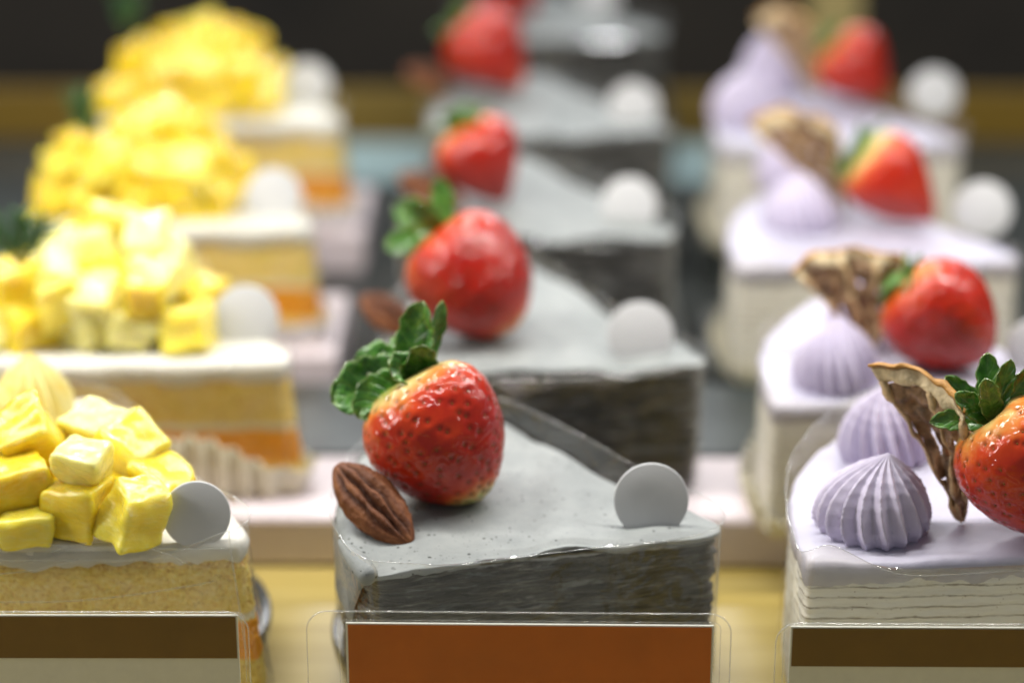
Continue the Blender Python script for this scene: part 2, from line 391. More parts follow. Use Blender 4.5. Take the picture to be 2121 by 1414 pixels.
FLARE = {'black': (-.02, -.03), 'mango': (.03, .10), 'purple': (.02, .02)}   # how far the sides lean out per cm of drop
def slice_parts(root, kind, rot, seed, H=4.5, detail=1.0, film_up=.75):
    n = int(300*detail); out, nr, cen = outline(rot, n, int((5 if kind == 'black' else 3)*detail*detail+1), square=kind != 'black')
    fl, fr = FLARE[kind]
    xm = min(p.x for p in out)
    def lean(p, z):
        wgt = (p.x-xm)/(-xm)
        return Vector((p.x + (H-z)*(-fl*(1-wgt)*(1-wgt) + fr*wgt*wgt), p.y))
    def tz(x, y):
        return H + .10*N(x*.35+seed, y*.35, seed) + .035*N(x*1.3, y*1.3, seed*2.) + ({'black': .34, 'purple': .10, 'mango': 0}[kind]*N(x*.62+3, 0, seed))
    mz = {'black': (M['black_crepe'], .17, .01), 'purple': (M['lilac_crepe'], .72, .05), 'mango': (M['sponge'], .72, .05)}
    bmat, thick, over = mz[kind]
    icing = {'black': M['grey_icing'], 'purple': M['lilac_icing'], 'mango': M['white_cream']}[kind]
    arc = [smoothstep(.0, .06, i/n)*(1-smoothstep(.29, .33, i/n)) if kind == 'black' else 0 for i in range(n)]
    # body with relief of the strata
    b = MB(); rows = []; m = int(150*detail) if kind == 'black' else int(70*detail)
    for j in range(m+1):
        zf = j/m; r = []
        for i, p in enumerate(out):
            zt = tz(p.x, p.y)-thick*.5-.01; z = zt*zf; q = lean(p, z); x, y = q
            if kind == 'mango': d = .05*N(x*4, y*4, z*4+seed)+.03*N(x*9, y*9, z*9)
            elif kind == 'purple':
                zz = z+.10*N(x*.5, y*.5, seed); ph = (zz*3.3) % 1
                d = .045*math.sin(math.pi*ph)**.5+.03*N(x*2, y*2, z*6+seed)+.02*N(x*7, y*7, z*9)
            else:
                zz = z+.35*N(x*.25, y*.25, seed); d = .11*N(x*.5, y*.5, zz*4+seed)+.07*N(x*1.6, y*1.6, zz*9)+.03*N(x*6, y*6, z*14)
                zl = (zz+.10*N(x*.9, y*.9, seed))*4.6; ix = math.floor(zl); fz = zl-ix
                d += .075*N(ix*3.7, x*.8+y*.5, ix*1.3) - (.06 if fz < .22 else 0)
            d -= .07
            if j == 0: d -= .1
            e = nr[i]*d; r.append((x+e.x, y+e.y, z))
        rows.append(r)
    b0 = b.grid(rows, True); b.cap(b0, n, True)
    b.build({'black': 'crepe_layers', 'purple': 'crepe_layers', 'mango': 'sponge_layers'}[kind], bmat, root)
    # icing: wavy lower lip, rounded edge, gently uneven top
    b = MB(); rows = []
    prof = [(-1.0, -.05), (-.85, .02), (-.6, over), (-.3, over+.02), (-.1, -.0), (-.02, -.07), (0, -.18)]
    for k, (tt, off) in enumerate(prof):
        r = []
        for i, p in enumerate(out):
            q = lean(p, H); th = thick*(1+(.35 if kind != 'black' else 1.1)*N(p.x*.7, p.y*.7, seed+9)+(.25 if kind != 'black' else .6)*N(p.x*3, p.y*3, seed))
            th += arc[i]*2.2*(1+.25*N(p.x*1.2, p.y*1.2, seed+4))
            o = off + .03*N(p.x*2.2, p.y*2.2, tt*2+seed) + arc[i]*.03
            e = nr[i]*o; z = tz(q.x, q.y)+tt*th
            if kind == 'black':                                       # the lip sags and curls
                z -= .05*smoothstep(.3, 0, abs(tt))
            r.append((q.x+e.x, q.y+e.y, z))
        rows.append(r)
    base = rows[-1]
    K = int(34*detail)
    for k in range(1, K+1):
        f = 1-k/K*.985; r = []
        for (x, y, z) in base:
            X, Y = cen.x+(x-cen.x)*f, cen.y+(y-cen.y)*f
            r.append((X, Y, tz(X, Y)+.02))
        rows.append(r)
    b0 = b.grid(rows, True); b.cap(b0+n*(len(rows)-1), n)
    b.build('icing', icing, root)
    # clear film wrapped round the slice, standing a little above it
    def filmrow(z, off, up=False, hi=0):
        r = []
        for i, p in enumerate(out):
            q = lean(p, z if not up else H); s = i/n
            o = off + .06*N(p.x*.5, p.y*.5, seed+z*.5)
            zz = z
            if up: zz = H + (film_up*(.55+.45*math.sin(s*6.28*1.5+seed))+.12*N(p.x*.5, p.y*.5, seed+20)) * (1-1.5*smoothstep(.68, .78, s)*(1-smoothstep(.92, 1, s)))*hi
            e = nr[i]*o; r.append(Vector((q.x+e.x, q.y+e.y, zz)))
        return r
    fr_ = [filmrow(.02, .14), filmrow(H*.33, .10), filmrow(H*.66, .08), filmrow(H-.2, .10), filmrow(H, .12, True, .5), filmrow(H, .16, True, 1)]
    for k in range(3):
        for row in fr_[4:]:
            z0 = [p.z for p in row]
            for i in range(n): row[i].z = (z0[i-1]+z0[i]+z0[(i+1) % n]+z0[i-2]+z0[(i+2) % n])/5
    b = MB(); b.grid(fr_, True)
    fo = b.build('film', M['film_gold'] if kind == 'purple' else M['film'], root)
    for si, sh in ((.715, 0), (.30, 1)):
        q = int(si*n) % n; sm = MB(); sm.tube([r_[(q+j*sh) % n] for j, r_ in enumerate(fr_)], .016, 5); sm.build('film_seam', M['film_edge'], fo)
    e = MB(); e.tube(fr_[-1], .011, 5, closed=True); e.build('film_edge', M['film_edge'], fo)
    return out, nr, cen, lean

def dollop(root, loc, R, hgt, mat, lobes=13, twist=.5, seed=0, dips=.20, lean=(0, 0), name='dollop', res=1.0):
    nt, na = int(46*res), int(lobes*14*res)
    prof = [(0, .80), (.04, .90), (.12, .985), (.22, 1.0), (.34, .97), (.48, .89), (.62, .75), (.74, .57), (.84, .37), (.91, .215), (.96, .11), (1, .012)]
    def pr(t):
        for (a, ra), (b_, rb) in zip(prof, prof[1:]):
            if t <= b_:
                f = (t-a)/(b_-a); return ra+(rb-ra)*(f*f*(3-2*f)*.4+f*.6)
        return .01
    rows = []
    for j in range(nt+1):
        t = j/nt; r = []
        for i in range(na):
            a = 6.28318*i/na
            ph = lobes*(a+twist*t)/6.28318+.12*math.sin(a*2+seed); fr = ph-math.floor(ph)
            rg = abs(2*fr-1)                       # 1 on the ridge, 0 in the valley
            cut = dips*(1+.5*N(math.floor(ph+.5)*1.7, seed))*(1-rg**1.5)*(1 if t > .1 else .4+6*t)
            rr = R*pr(t)*(1-cut*(1.15 if t > .2 else 1)+.05*N(math.cos(a)*1.1, math.sin(a)*1.1, seed+t))
            foot = (-.08*rg if t < .06 else 0)
            r.append((loc[0]+math.cos(a)*rr+lean[0]*t*t, loc[1]+math.sin(a)*rr+lean[1]*t*t, loc[2]+hgt*t+foot+.03*N(a*3, seed)*(1-t)))
        rows.append(r)
    b = MB(); b0 = b.grid(rows, True); b.cap(b0, na, True); b.cap(b0+na*nt, na)
    return b.build(name, mat, root)

# ------------------------------------------------------------------ fruit and nuts
def frame(axis):
    z = Vector(axis).normalized(); x = z.orthogonal().normalized(); x = (Vector((1, 0, 0))-z*z.x).normalized() if abs(z.x) < .95 else x
    return x, z.cross(x), z

PROFS = {'broad': [(0, .10), (.02, .42), (.07, .66), (.16, .86), (.28, .98), (.42, 1.0), (.56, .94), (.70, .80), (.82, .62), (.91, .42), (.97, .22), (1, .0)],
         'cone': [(0, .10), (.02, .40), (.07, .64), (.16, .86), (.28, .98), (.40, .99), (.54, .87), (.68, .70), (.80, .50), (.90, .31), (.97, .14), (1, .0)],
         'round': [(0, .10), (.02, .45), (.07, .70), (.16, .88), (.28, .98), (.45, 1.0), (.62, .95), (.76, .80), (.87, .58), (.94, .38), (.98, .2), (1, .0)]}
def strawberry(center, axis, L, R, label, leaves, seed=1, prof='broad', hi=False, seeds=190, pale=.5, tipg=.6, ripe=0., side=(0, 0, 0), skew=.0, group='strawberries on the cakes'):
    """axis points from the stalk to the tip"""
    root = thing('strawberry', center, label, 'strawberry', group)
    x, y, z = frame(axis); X, Y, Z = (np.array(v) for v in (x, y, z))
    nt, na = (190, 260) if hi else (90, 130)
    P = np.array(PROFS[prof]); t = np.linspace(0, 1, nt+1)
    # finer spacing at both ends
    t = .5-.5*np.cos(t*math.pi)
    r = np.interp(t, P[:, 0], P[:, 1])
    for _ in range(6 if hi else 2): r[1:-1] = (r[:-2]+2*r[1:-1]+r[2:])/4
    a = np.linspace(0, 2*math.pi, na, endpoint=False)
    T, A = np.meshgrid(t, a, indexing='ij'); RR = np.repeat(r[:, None], na, 1)*R
    lump = np.array([[N(math.cos(aa)*1.2+seed, math.sin(aa)*1.2, tt*2.0) for aa in a] for tt in t])
    RR = RR*(1+.07*lump+.05*np.cos(3*A+seed)*(1-T))
    ax = (T-.5)*L + .16*L*np.exp(-(T/.035)**2)*0
    # the shoulder rises round a dimple where the leaves sit
    ax = ax + .10*L*np.exp(-((np.repeat(r[:, None], na, 1))/.3)**2)*(T < .1)
    bx = skew*R*(T-.4)**2
    pts = X*((RR*np.cos(A)+bx)[..., None]) + Y*((RR*np.sin(A)*.93)[..., None]) + Z*ax[..., None]
    du = np.roll(pts, -1, 1)-np.roll(pts, 1, 1); dv = np.gradient(pts, axis=0)
    nn = np.cross(du, dv); nn /= (np.linalg.norm(nn, axis=2, keepdims=True)+1e-9)
    if (nn*(pts)).sum() < 0: nn = -nn
    rnd = random.Random(seed); dim = np.zeros(T.shape); sp = []
    flat = pts.reshape(-1, 3)
    k = 0
    for i in range(seeds):
        tt = .05+.93*(i+.5)/seeds; aa = i*2.39996+rnd.uniform(-.18, .18); tt += rnd.uniform(-.008, .008)
        ti = int(np.argmin(abs(t-min(.99, tt)))); ai = int((aa % 6.28318)/6.28318*na) % na
        p = pts[ti, ai]; sp.append((p.copy(), nn[ti, ai].copy(), ti, ai))
        d2 = ((pts-p)**2).sum(2); s = .06*(R/1.85)
        np.maximum(dim, np.exp(-d2/(2*s*s)), out=dim)
    pts2 = pts-nn*(dim*.035)[..., None]
    # ripeness: pale shoulder, red body, sometimes a green tip; the under side stays red
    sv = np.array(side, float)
    toward = (nn@sv) if np.linalg.norm(sv) > 0 else 0*T  # how far the skin turns to the paler side of the fruit
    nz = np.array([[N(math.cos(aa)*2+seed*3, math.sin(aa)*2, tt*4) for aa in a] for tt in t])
    ripe_ = .82+ripe-pale*1.5*np.exp(-(T/.17)**1.7) - tipg*np.clip((T-.80)/.17, 0, 1)**1.3*(1+.5*nz) + .14*nz - .26*toward
    rows = [[tuple(pts2[j, i]) for i in range(na)] for j in range(nt+1)]
    b = MB(); b.grid(rows, True)
    fr_ = link('flesh', b.v, b.f, M['berry'], root, attr={'ripe': np.clip(ripe_, 0, 1).ravel(), 'dim': dim.ravel()})
    if hi:
        sb = MB()
        for p, q, ti, ai in sp:
            q = Vector(q); up = (-Vector(Z)+q*q.dot(Vector(Z))).normalized(); sd = q.cross(up)
            c = Vector(p)-q*.034
            rows = []
            for j in range(6):
                f = j/5; rr = math.sin(math.pi*min(.98, max(.02, f)))**.8*.024*(1.15-.5*f)
                rows.append([c+up*((f-.5)*.10)+sd*math.cos(6.283*k/7)*rr+q*math.sin(6.283*k/7)*rr*.7 for k in range(7)])
            sb.grid(rows, True)
        sb.build('seeds', M['seed'], fr_)
    base = Vector(center)*0 - z*(.5*L-.10*L)
    for lf in leaves: leaf(root, base, *lf, seed=seed+len(bpy.data.objects))
    s = MB(); s.tube([base+z*.1, base-z*.25, base-z*.45+Vector((0, 0, .1))], [.14, .10, .08], 8); s.build('stalk', M['leaf'], root, attr=None)
    return root

def leaf(root, base, mid, tip, nrm, width, k=1.0, seed=0, serr=.18, cup=.35):
    """sepal along a bezier base->mid->tip (offsets in cm from the calyx centre)"""
    a, b_, c = Vector(base), Vector(base)+Vector(mid)*k, Vector(base)+Vector(tip)*k; width *= k
    n0 = Vector(nrm).normalized(); nu, nv = 30, 12; rows = []; U = []; V = []
    for j in range(nu+1):
        u = j/nu; p = a*(1-u)**2+b_*2*u*(1-u)+c*u*u
        t = ((b_-a)*(1-u)+(c-b_)*u).normalized(); sd = t.cross(n0).normalized(); q = sd.cross(t)
        wd = width*.5*(.34+.66*min(1, u/.35)**.9)*(1-max(0, (u-.5)/.5)**2.4)**.6
        teeth = 1+serr*(abs(((u*5.5+.3*N(u*4, seed)) % 1)-.5)*2-.5)*smoothstep(.25, .5, u)
        r = []
        for i in range(nv+1):
            v = 2*i/nv-1; ww = wd*(teeth if abs(v) > .7 else 1)
            lift = cup*wd*v*v + .06*width*N(u*5+seed, v*2, seed) + .05*width*math.sin(u*16+v*3+seed)*abs(v)
            r.append(p+sd*v*ww+q*lift); U.append(u); V.append(v)
        rows.append(r)
    b = MB(); b.grid(rows)
    return link('leaf', b.v, b.f, M['leaf'], root, attr={'u': U, 'v': V}, mods=[('solid', .035)])

def auto_leaves(axis, seed, n=7, size=1.0, spread=.9):
    rnd = random.Random(seed); x, y, z = frame(axis); out = -z; L = []
    for k in range(n):
        a = 6.283*k/n+rnd.uniform(-.25, .25); rad = x*math.cos(a)+y*math.sin(a)
        ln = size*rnd.uniform(.95, 1.45); lift = rnd.uniform(.05, .8)*spread
        mid = rad*ln*.55+out*(.25+lift*.4)*size; tip = rad*ln*(1-.25*lift)+out*(lift*1.1)*size
        L.append((tuple(mid), tuple(tip), tuple(out*.8-rad*.3), rnd.uniform(.55, .85)*size))
    return L

def pecan(center, rz, ry, rx, label, L=2.35, W=1.25, seed=0, group='pecan halves on the grey cakes'):
    nu, na = 90, 80; pts = []; D = []; rows = []
    for j in range(nu+1):
        u = j/nu; w_ = max(0.0, math.sin(math.pi*(.02+.96*u)))**.62*(1-.18*(u-.5)); r = []
        for i in range(na):
            a = 6.28318*i/na; cy, cz = math.cos(a), math.sin(a)
            g_ = 0
            if cz > -.35:
                for (pos, dep, sg) in ((0, .52, .12), (.52, .30, .10), (-.52, .30, .10)):
                    wob = pos*(.9)+.05*math.sin(u*17+pos*5+seed)+.03*N(u*9, seed, pos)
                    g_ += dep*math.exp(-((cy-wob)/sg)**2)*min(1, 5*u, 5*(1-u))
            wr = .055*N(u*13+seed, cy*2.2, cz*2)+.03*N(u*28, cy*5, cz*4+seed)
            rr = W*.5*w_*(1-g_+wr)
            hz = rr*cz*(.72 if cz > 0 else .45); r.append(((u-.5)*L, rr*cy, hz)); D.append(min(1, g_*3.0))
        rows.append(r)
    b = MB(); b0 = b.grid(rows, True); b.cap(b0, na, True); b.cap(b0+na*nu, na)
    o = link('pecan_half', b.v, b.f, M['pecan'], loc=center, attr={'dim': D})
    o.rotation_euler = tuple(math.radians(q) for q in (rx, ry, rz))
    return tag(o, label, 'pecan', group)

def disc(px, py, z, label, r=1.0, rz=0, tilt=-8, group='round white toppers'):
    """thick card disc pushed into the icing; py is its centre"""
    p = at(px, py, z); n = 96; rows = []; T = .07
    prof = [(.96, -T), (.99, -T*.8), (1, -T*.4), (1, T*.4), (.99, T*.8), (.965, T), (.955, T*.8), (.0, T*.8)]
    b = MB()
    for rr, y in [(0, -T)]+prof: rows.append([(math.cos(6.28318*i/n)*r*rr, y, math.sin(6.28318*i/n)*r*rr) for i in range(n)])
    b.grid(rows, True)
    o = b.build('round_topper', M['disc'], loc=p); o.rotation_euler = (math.radians(tilt), 0, math.radians(rz))
    es = o.modifiers.new('edge', 'EDGE_SPLIT'); es.split_angle = math.radians(40)
    return tag(o, label, 'cake topper', group)

def cube_mesh(sz, seed):
    rnd = random.Random(seed); bm = bmesh.new(); bmesh.ops.create_cube(bm, size=1)
    tx, ty = rnd.uniform(-.15, .15), rnd.uniform(-.15, .15)
    for v in bm.verts:
        v.co = Vector((v.co.x*sz[0]+rnd.uniform(-.2, .2), v.co.y*sz[1]+rnd.uniform(-.2, .2), v.co.z*sz[2]+rnd.uniform(-.2, .2)))
        v.co.x += tx*v.co.z; v.co.y += ty*v.co.z
    bmesh.ops.bevel(bm, geom=list(bm.edges), offset=.20, segments=4, affect='EDGES', profile=.6)
    bmesh.ops.triangulate(bm, faces=[f for f in bm.faces if len(f.verts) > 4])
    bmesh.ops.subdivide_edges(bm, edges=[e for e in bm.edges if e.calc_length() > .45], cuts=9, use_grid_fill=True)
    for v in bm.verts:
        q = v.co.copy(); v.co += v.co.normalized()*(.16*N(q.x*1.1+seed, q.y*1.4, q.z*1.4)+.05*N(q.x*3.2, q.y*3.2, q.z*3.2+seed))
    bm.verts.index_update(); V = [tuple(v.co) for v in bm.verts]; F = [tuple(v.index for v in f.verts) for f in bm.faces]; bm.free()
    return V, F
def mango(center, sz, rot, mat, seed, label, group):
    V, F = cube_mesh(sz, seed)
    o = link('mango_cube', V, F, M[mat], loc=center); o.rotation_euler = tuple(math.radians(a) for a in rot)
    return tag(o, label, 'mango cube', group)

def rosemary(base, dirs, label, L=2.2):
    root = thing('rosemary_sprig', base, label, 'herb sprig', 'rosemary sprigs on the mango cakes')
    rnd = random.Random(len(bpy.data.objects))
    for d in dirs:
        d = Vector(d).normalized(); pts = [d*(L*k/8)+Vector((0, 0, .02*k*k*.2)) for k in range(9)]
        s = MB(); s.tube(pts, [.05*(1-k/12) for k in range(9)], 6); s.build('stem', M['twig'], root)
        nb = MB()
        for k in range(26):
            f = .12+.88*k/26; p = d*(L*f); a = k*2.4; x, y, z = frame(d)
            o = (x*math.cos(a)+y*math.sin(a))*.75+d*.75
            q = p+o.normalized()*rnd.uniform(.5, .85); nb.tube([p, p.lerp(q, .5)+Vector((0, 0, .03)), q], [.03, .05, .015], 5)
        nb.build('needles', M['rosemary'], root)
    return root

def citrus(base, up, normal, R, half, label, seed=0):
    """dried sector of a citrus slice standing on its point"""
    root = thing('dried_citrus', base, label, 'dried citrus', 'dried citrus pieces on the lilac cakes')
    up = Vector(up).normalized(); nm = (Vector(normal)-up*Vector(normal).dot(up)).normalized(); sd = up.cross(nm)
    def P(r, a, d=0):
        w_ = .35*N(r*.7+seed, a*2.2, seed)+.22*N(r*2.2, a*6, seed)+.07*N(r*6, a*14, seed)+.35*(a/half)**2*r/R - .25*(r/R)*math.sin(a*3+seed)
        rr = r*(1-.16*a/half+.08*N(a*3.5, seed, 2)+.03*N(a*14, r*3, seed)); return up*(rr*math.cos(a))+sd*(rr*math.sin(a))+nm*(w_+d)
    na = 60
    # rind: thick band of pith with a darker peel outside
    def band(r0, r1, t, name, mat):
        rows = []
        for i in range(na+1):
            a = -half+2*half*i/na; k = 1+.55*N(a*6, seed, 5); th = t*(1+.3*N(a*7, seed, 8))
            m_ = (r0+r1)/2; hw = (r1-r0)/2*k; ring = []
            for q in range(12):
                g_ = 6.28318*q/12; rr = m_+math.cos(g_)*hw+.05*N(a*12, q, seed); ring.append(P(rr, a, math.sin(g_)*th))
            rows.append(ring)
        b = MB(); b0 = b.grid(rows, True); b.cap(b0, 12, True); b.cap(b0+12*na, 12); return b.build(name, mat, root)
    band(R*.88, R*.99, .08, 'pith', M['rind']); band(R*.985, R*1.015, .10, 'peel', M['peel'])
    # pulp: crumpled sheet with torn holes
    nr_, nn_ = 46, 54; V = []; F = []
    for side_ in (0,):
        for j in range(nr_+1):
            for i in range(nn_+1):
                r = R*(.04+.84*j/nr_); a = -half*.96+1.92*half*i/nn_
                V.append(P(r, a, -.05+.10*N(r*3, a*9, seed+3)+.06*math.sin(a*14)*r/R))
    for j in range(nr_):
        for i in range(nn_):
            r = .04+.84*j/nr_; a = i/nn_
            if N(r*6+seed, a*7, 4) > .42 and .25 < r < .8: continue
            k = j*(nn_+1)+i; F.append((k, k+1, k+nn_+2, k+nn_+1))
    link('pulp', V, F, M['pulp'], root, mods=[('solid', .09)])
    k = 3 if half > .35 else 2
    for i in range(k+1):
        a0 = -half*.96+1.92*half*i/k; pts = []; rad = []
        for j in range(26):
            f = j/25; r = R*(.02+.88*f); a = a0+.07*N(f*3, i, seed)
            pts.append(P(r, a, .03+.05*N(f*7, i, seed+2))); rad.append(.045+.10*abs(N(f*6, i*3, seed))+.05*(f > .85))
        b = MB(); b.tube(pts, rad, 7); b.build('membrane', M['membrane'], root)
    return root

def liner(tip, rot, off, hfun, mat, label, seed, s0=0.0, s1=1.0):
    out, nr, cen = outline(rot, 720, 60)
    rows = [[], [], []]; n = len(out)
    for i in range(int(s0*n), int(s1*n)+1):
        p, q = out[i % n], nr[i % n]; s = i/n
        z = .16*math.sin(i*.42)*1.3; h = hfun(s)
        for k, (f, o) in enumerate(((0, off*.55), (.5, off*.8), (1, off))):
            e = q*(o+z*(.5+.5*f)); rows[k].append((p.x+e.x, p.y+e.y, h*f+.02))
    b = MB(); b.grid(rows)
    o = b.build('paper_liner', mat, loc=(tip[0], tip[1], 0), mods=[('solid', .03)], smooth=False)
    return tag(o, label, 'paper liner', 'pleated paper liners under the cakes')

ROW = ['front', 'second', 'third', 'fourth', 'rearmost']
# ---- grey crepe cakes -------------------------------------------------------
def crepe_cake(tip, rot, seed, label, kind, group, name, detail=.6, film_up=.75):
    root = thing(name, (tip[0], tip[1], 0), label, 'cake slice', group)
    r = slice_parts(root, kind, rot, seed, detail=detail, film_up=film_up)
    return root, r
TB = [(4.95, 1.0), (5.25, 12.9), (4.97, 25.3), (5.46, 38.8), (6.0, 55.0)]
TR = [0, -10, -12, -11, -12]
lab = ['charcoal crepe cake slice with pale grey icing, sharp and nearest behind the orange-brown card',
       'charcoal crepe cake slice with grey icing, directly behind the front grey slice',
       'charcoal crepe cake slice with grey icing, third from the front of its line',
       'blurred grey crepe cake slice, fourth from the front, level with the golden rail',
       'very blurred grey crepe cake slice at the top edge, rearmost of its line']
for k in range(5):
    root, r = crepe_cake(TB[k], TR[k], 3.1+k*2.7, lab[k], 'black', 'grey crepe cake slices', 'crepe_cake', 1.0 if k == 0 else .5)
    if k == 0:
        # a curl of icing lifted by the film at the near left corner
        b = MB(); b.tube([(-10.15, -.5, 4.42), (-9.95, -1.0, 4.46), (-9.7, -1.55, 4.46), (-9.42, -2.05, 4.40), (-9.22, -2.42, 4.28), (-9.17, -2.50, 4.24)],
                         [.06, .16, .25, .31, .30, .20], 16)
        b.build('icing_curl', M['grey_icing'], root, mods=[('subsurf', 1)])
# ---- lilac crepe cakes ------------------------------------------------------
TP = [(16.9, -.4), (17.0, 10.4), (16.9, 22.9), (17.3, 37.3)]
lab = ['lilac crepe cake slice with sharp piped lilac rosettes at the right front',
       'lilac crepe cake slice directly behind the front lilac slice, rosette beside a dried citrus piece',
       'blurred lilac crepe cake slice, third from the front in the right line',
       'very blurred lilac crepe cake slice, fourth and rearmost in the right line']
DP = [[(1812, 1088, 1.62, 2.2, .35), (1838, 940, 1.4, 2.2, -.1)],
      [(1735, 790, 1.42, 2.2, .1), (1790, 690, 1.3, 2.1, 0)],
      [(1660, 465, 1.45, 2.1, 0), (1640, 385, 1.4, 2.6, 0)],
      [(1545, 250, 1.5, 2.4, 0), (1600, 185, 1.4, 3.0, 0)]]
for k in range(4):
    root, r = crepe_cake(TP[k], -12, 30.3+k*3.3, lab[k], 'purple', 'lilac crepe cake slices', 'crepe_cake', 1.0 if k == 0 else .5)
    for j, (px, py, R, h, ln) in enumerate(DP[k]):
        p = at(px, py, 4.5)-Vector((TP[k][0], TP[k][1], 0)); p.z = 4.46
        dollop(root, p, R, h, M['lilac_dollop'], 18, .42, seed=k*3+j, lean=(ln, .0), res=1.0 if k < 2 else .5)
# ---- mango cakes ------------------------------------------------------------
TM = [(-7.85, 0.2), (-7.95, 13.1), (-8.4, 26.3), (-8.35, 40.2)]
lab = ['mango sponge cake slice at the left front, behind the brown and white card',
       'mango sponge cake slice with orange jelly layer, second from the front above pleated paper',
       'blurred mango sponge cake slice, third from the front in the left line',
       'very blurred mango sponge cake slice, rearmost in the left line']
for k in range(4):
    root, r = crepe_cake(TM[k], -13, 50.3+k*4.3, lab[k], 'mango', 'mango sponge cake slices', 'mango_cake', 1.0 if k == 0 else .5, film_up=.9)
    if k == 0:
        for (px, py, R, h) in ((78, 875, 1.25, 2.2), (-25, 915, 1.2, 2.0)):
            p = at(px, py, 4.5)-Vector((TM[0][0], TM[0][1], 0)); p.z = 4.46
            dollop(root, p, R, h, M['yellow_dollop'], 14, .2, seed=7, dips=.26)
        # folds of the wrapping film across the front
        out, nr, cen, lean = r; rnd = random.Random(4)
        for (x0, x1, za, zb, bow) in ((-9.2, -.6, 3.15, 3.45, -.45), (-5.0, -1.2, 4.3, 3.9, .5), (-8.8, -4.2, 4.35, 4.1, -.5), (-6.4, -.3, 4.75, 4.4, -.15)):
            pts = []
            for i in range(40):
                f = i/39; x = x0+(x1-x0)*f; c = [q for q in zip(out, nr) if q[1].y < -.5]
                p, q = min(c, key=lambda w_: abs(w_[0].x-x)); pts.append((p.x+q.x*.17, p.y+q.y*.17, za+(zb-za)*f+bow*math.sin(math.pi*f)+.04*N(f*6, x0)))
            b = MB(); b.tube(pts, .012, 5); b.build('film_crease', M['film_edge'], root)

# ---- strawberries -----------------------------------------------------------
def bz(px, py, z): return at(px, py, z)
front_leaves = [  # mid, tip, normal, width (cm, X right, -Y to the camera, Z up), from the calyx centre
    ((-.75, -.15, .28), (-1.75, -.35, -.20), (-.15, -.75, .55), 1.15),
    ((-.60, -.55, .30), (-1.15, -.75, -.38), (-.1, -.8, .55), .85),
    ((-.10, -.45, .75), (-.35, -.75, .55), (.1, -.85, .45), .85),
    ((.25, -.15, .85), (.05, -.45, 1.15), (.15, -.95, .25), .75),
    ((.10, .35, 1.05), (.28, .25, 2.0), (-.35, -.9, .1), .75),
    ((.45, .35, .95), (.72, .45, 1.95), (.6, -.75, .1), .42),
    ((-.55, .55, .45), (-1.35, .75, .35), (-.1, -.5, .8), .9),
    ((-.1, .8, .4), (-.2, 1.5, .7), (0, -.6, .8), .9)]
ax1 = (.50, -.38, -.80)
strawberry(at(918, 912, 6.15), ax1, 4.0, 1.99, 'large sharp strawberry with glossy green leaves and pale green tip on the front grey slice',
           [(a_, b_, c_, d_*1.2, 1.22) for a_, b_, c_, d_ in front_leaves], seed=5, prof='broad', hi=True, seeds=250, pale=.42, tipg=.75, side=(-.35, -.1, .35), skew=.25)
b2 = [l+(1.25,) for l in [((-.5, -.3, .6), (-.9, -.3, 1.2), (-.1, -.8, .5), .8), ((-.9, 0, .1), (-1.4, -.2, -.2), (-.1, -.8, .5), .7), ((.1, .2, .9), (-.1, .3, 1.6), (0, -1, .2), .6),
      ((-.7, .4, .5), (-1.2, .5, .8), (0, -1, .4), .8)]]
strawberry(at(990, 580, 6.5), (.60, -.28, -.66), 4.1, 1.95, 'big round dark red strawberry on the second grey slice', b2, seed=11, prof='round', hi=True, seeds=200, pale=.25, tipg=.6, ripe=.12)
strawberry(at(1005, 338, 6.2), (.45, -.2, -.75), 3.4, 1.65, 'dark red strawberry with pale shoulder on the third grey slice', auto_leaves((.45, -.2, -.75), 3, 7, 1.15), seed=12, prof='cone', pale=.45, tipg=0, ripe=.1)
strawberry(at(1020, 112, 6.3), (.65, -.2, -.65), 4.0, 1.85, 'blurred orange-red strawberry on the fourth grey slice', auto_leaves((.65, -.2, -.65), 4, 7, 1.2), seed=13, prof='cone', pale=.2, tipg=.3)
strawberry(at(1060, -30, 6.3), (.6, -.2, -.7), 3.6, 1.7, 'very blurred strawberry cut by the top edge on the rearmost grey slice', auto_leaves((.6, -.2, -.7), 5, 7, .9), seed=14, prof='cone', pale=.2, tipg=.1)
ax = (.62, -.20, -.72)
pl = [((-.8, -.1, .15), (-1.75, -.2, .10), (-.1, -.8, .6), .62), ((-.6, -.2, .5), (-1.15, -.3, .95), (-.1, -.85, .5), .62), ((-.3, -.3, .8), (-.45, -.4, 1.4), (.1, -.9, .4), .62),
      ((.1, .1, .9), (.3, .1, 1.75), (0, -1, .2), .55), ((.4, .1, .8), (.95, .1, 1.6), (.1, -.9, .3), .55), ((-.2, .5, .8), (-.2, .7, 1.7), (0, -.9, .4), .7), ((-.7, .4, .5), (-1.3, .5, 1.1), (0, -.8, .5), .6)]
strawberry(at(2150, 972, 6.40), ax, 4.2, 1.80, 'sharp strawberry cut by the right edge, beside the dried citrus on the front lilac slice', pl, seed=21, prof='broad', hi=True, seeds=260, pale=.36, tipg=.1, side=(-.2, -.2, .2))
strawberry(at(1962, 655, 6.2), (.72, -.22, -.58), 3.7, 1.72, 'slightly blurred bright red strawberry with leaves to its left on the second lilac slice', auto_leaves((.8, -.2, -.5), 9, 8, .95), seed=22, prof='broad', hi=True, seeds=200, pale=.3, tipg=0, ripe=.03)
strawberry(at(1858, 378, 6.2), (.72, -.2, -.62), 3.9, 1.55, 'pointed strawberry with broad pale green shoulder on the third lilac slice', auto_leaves((.72, -.2, -.62), 8, 7, 1.1), seed=23, prof='cone', pale=.62, tipg=0, ripe=-.05)
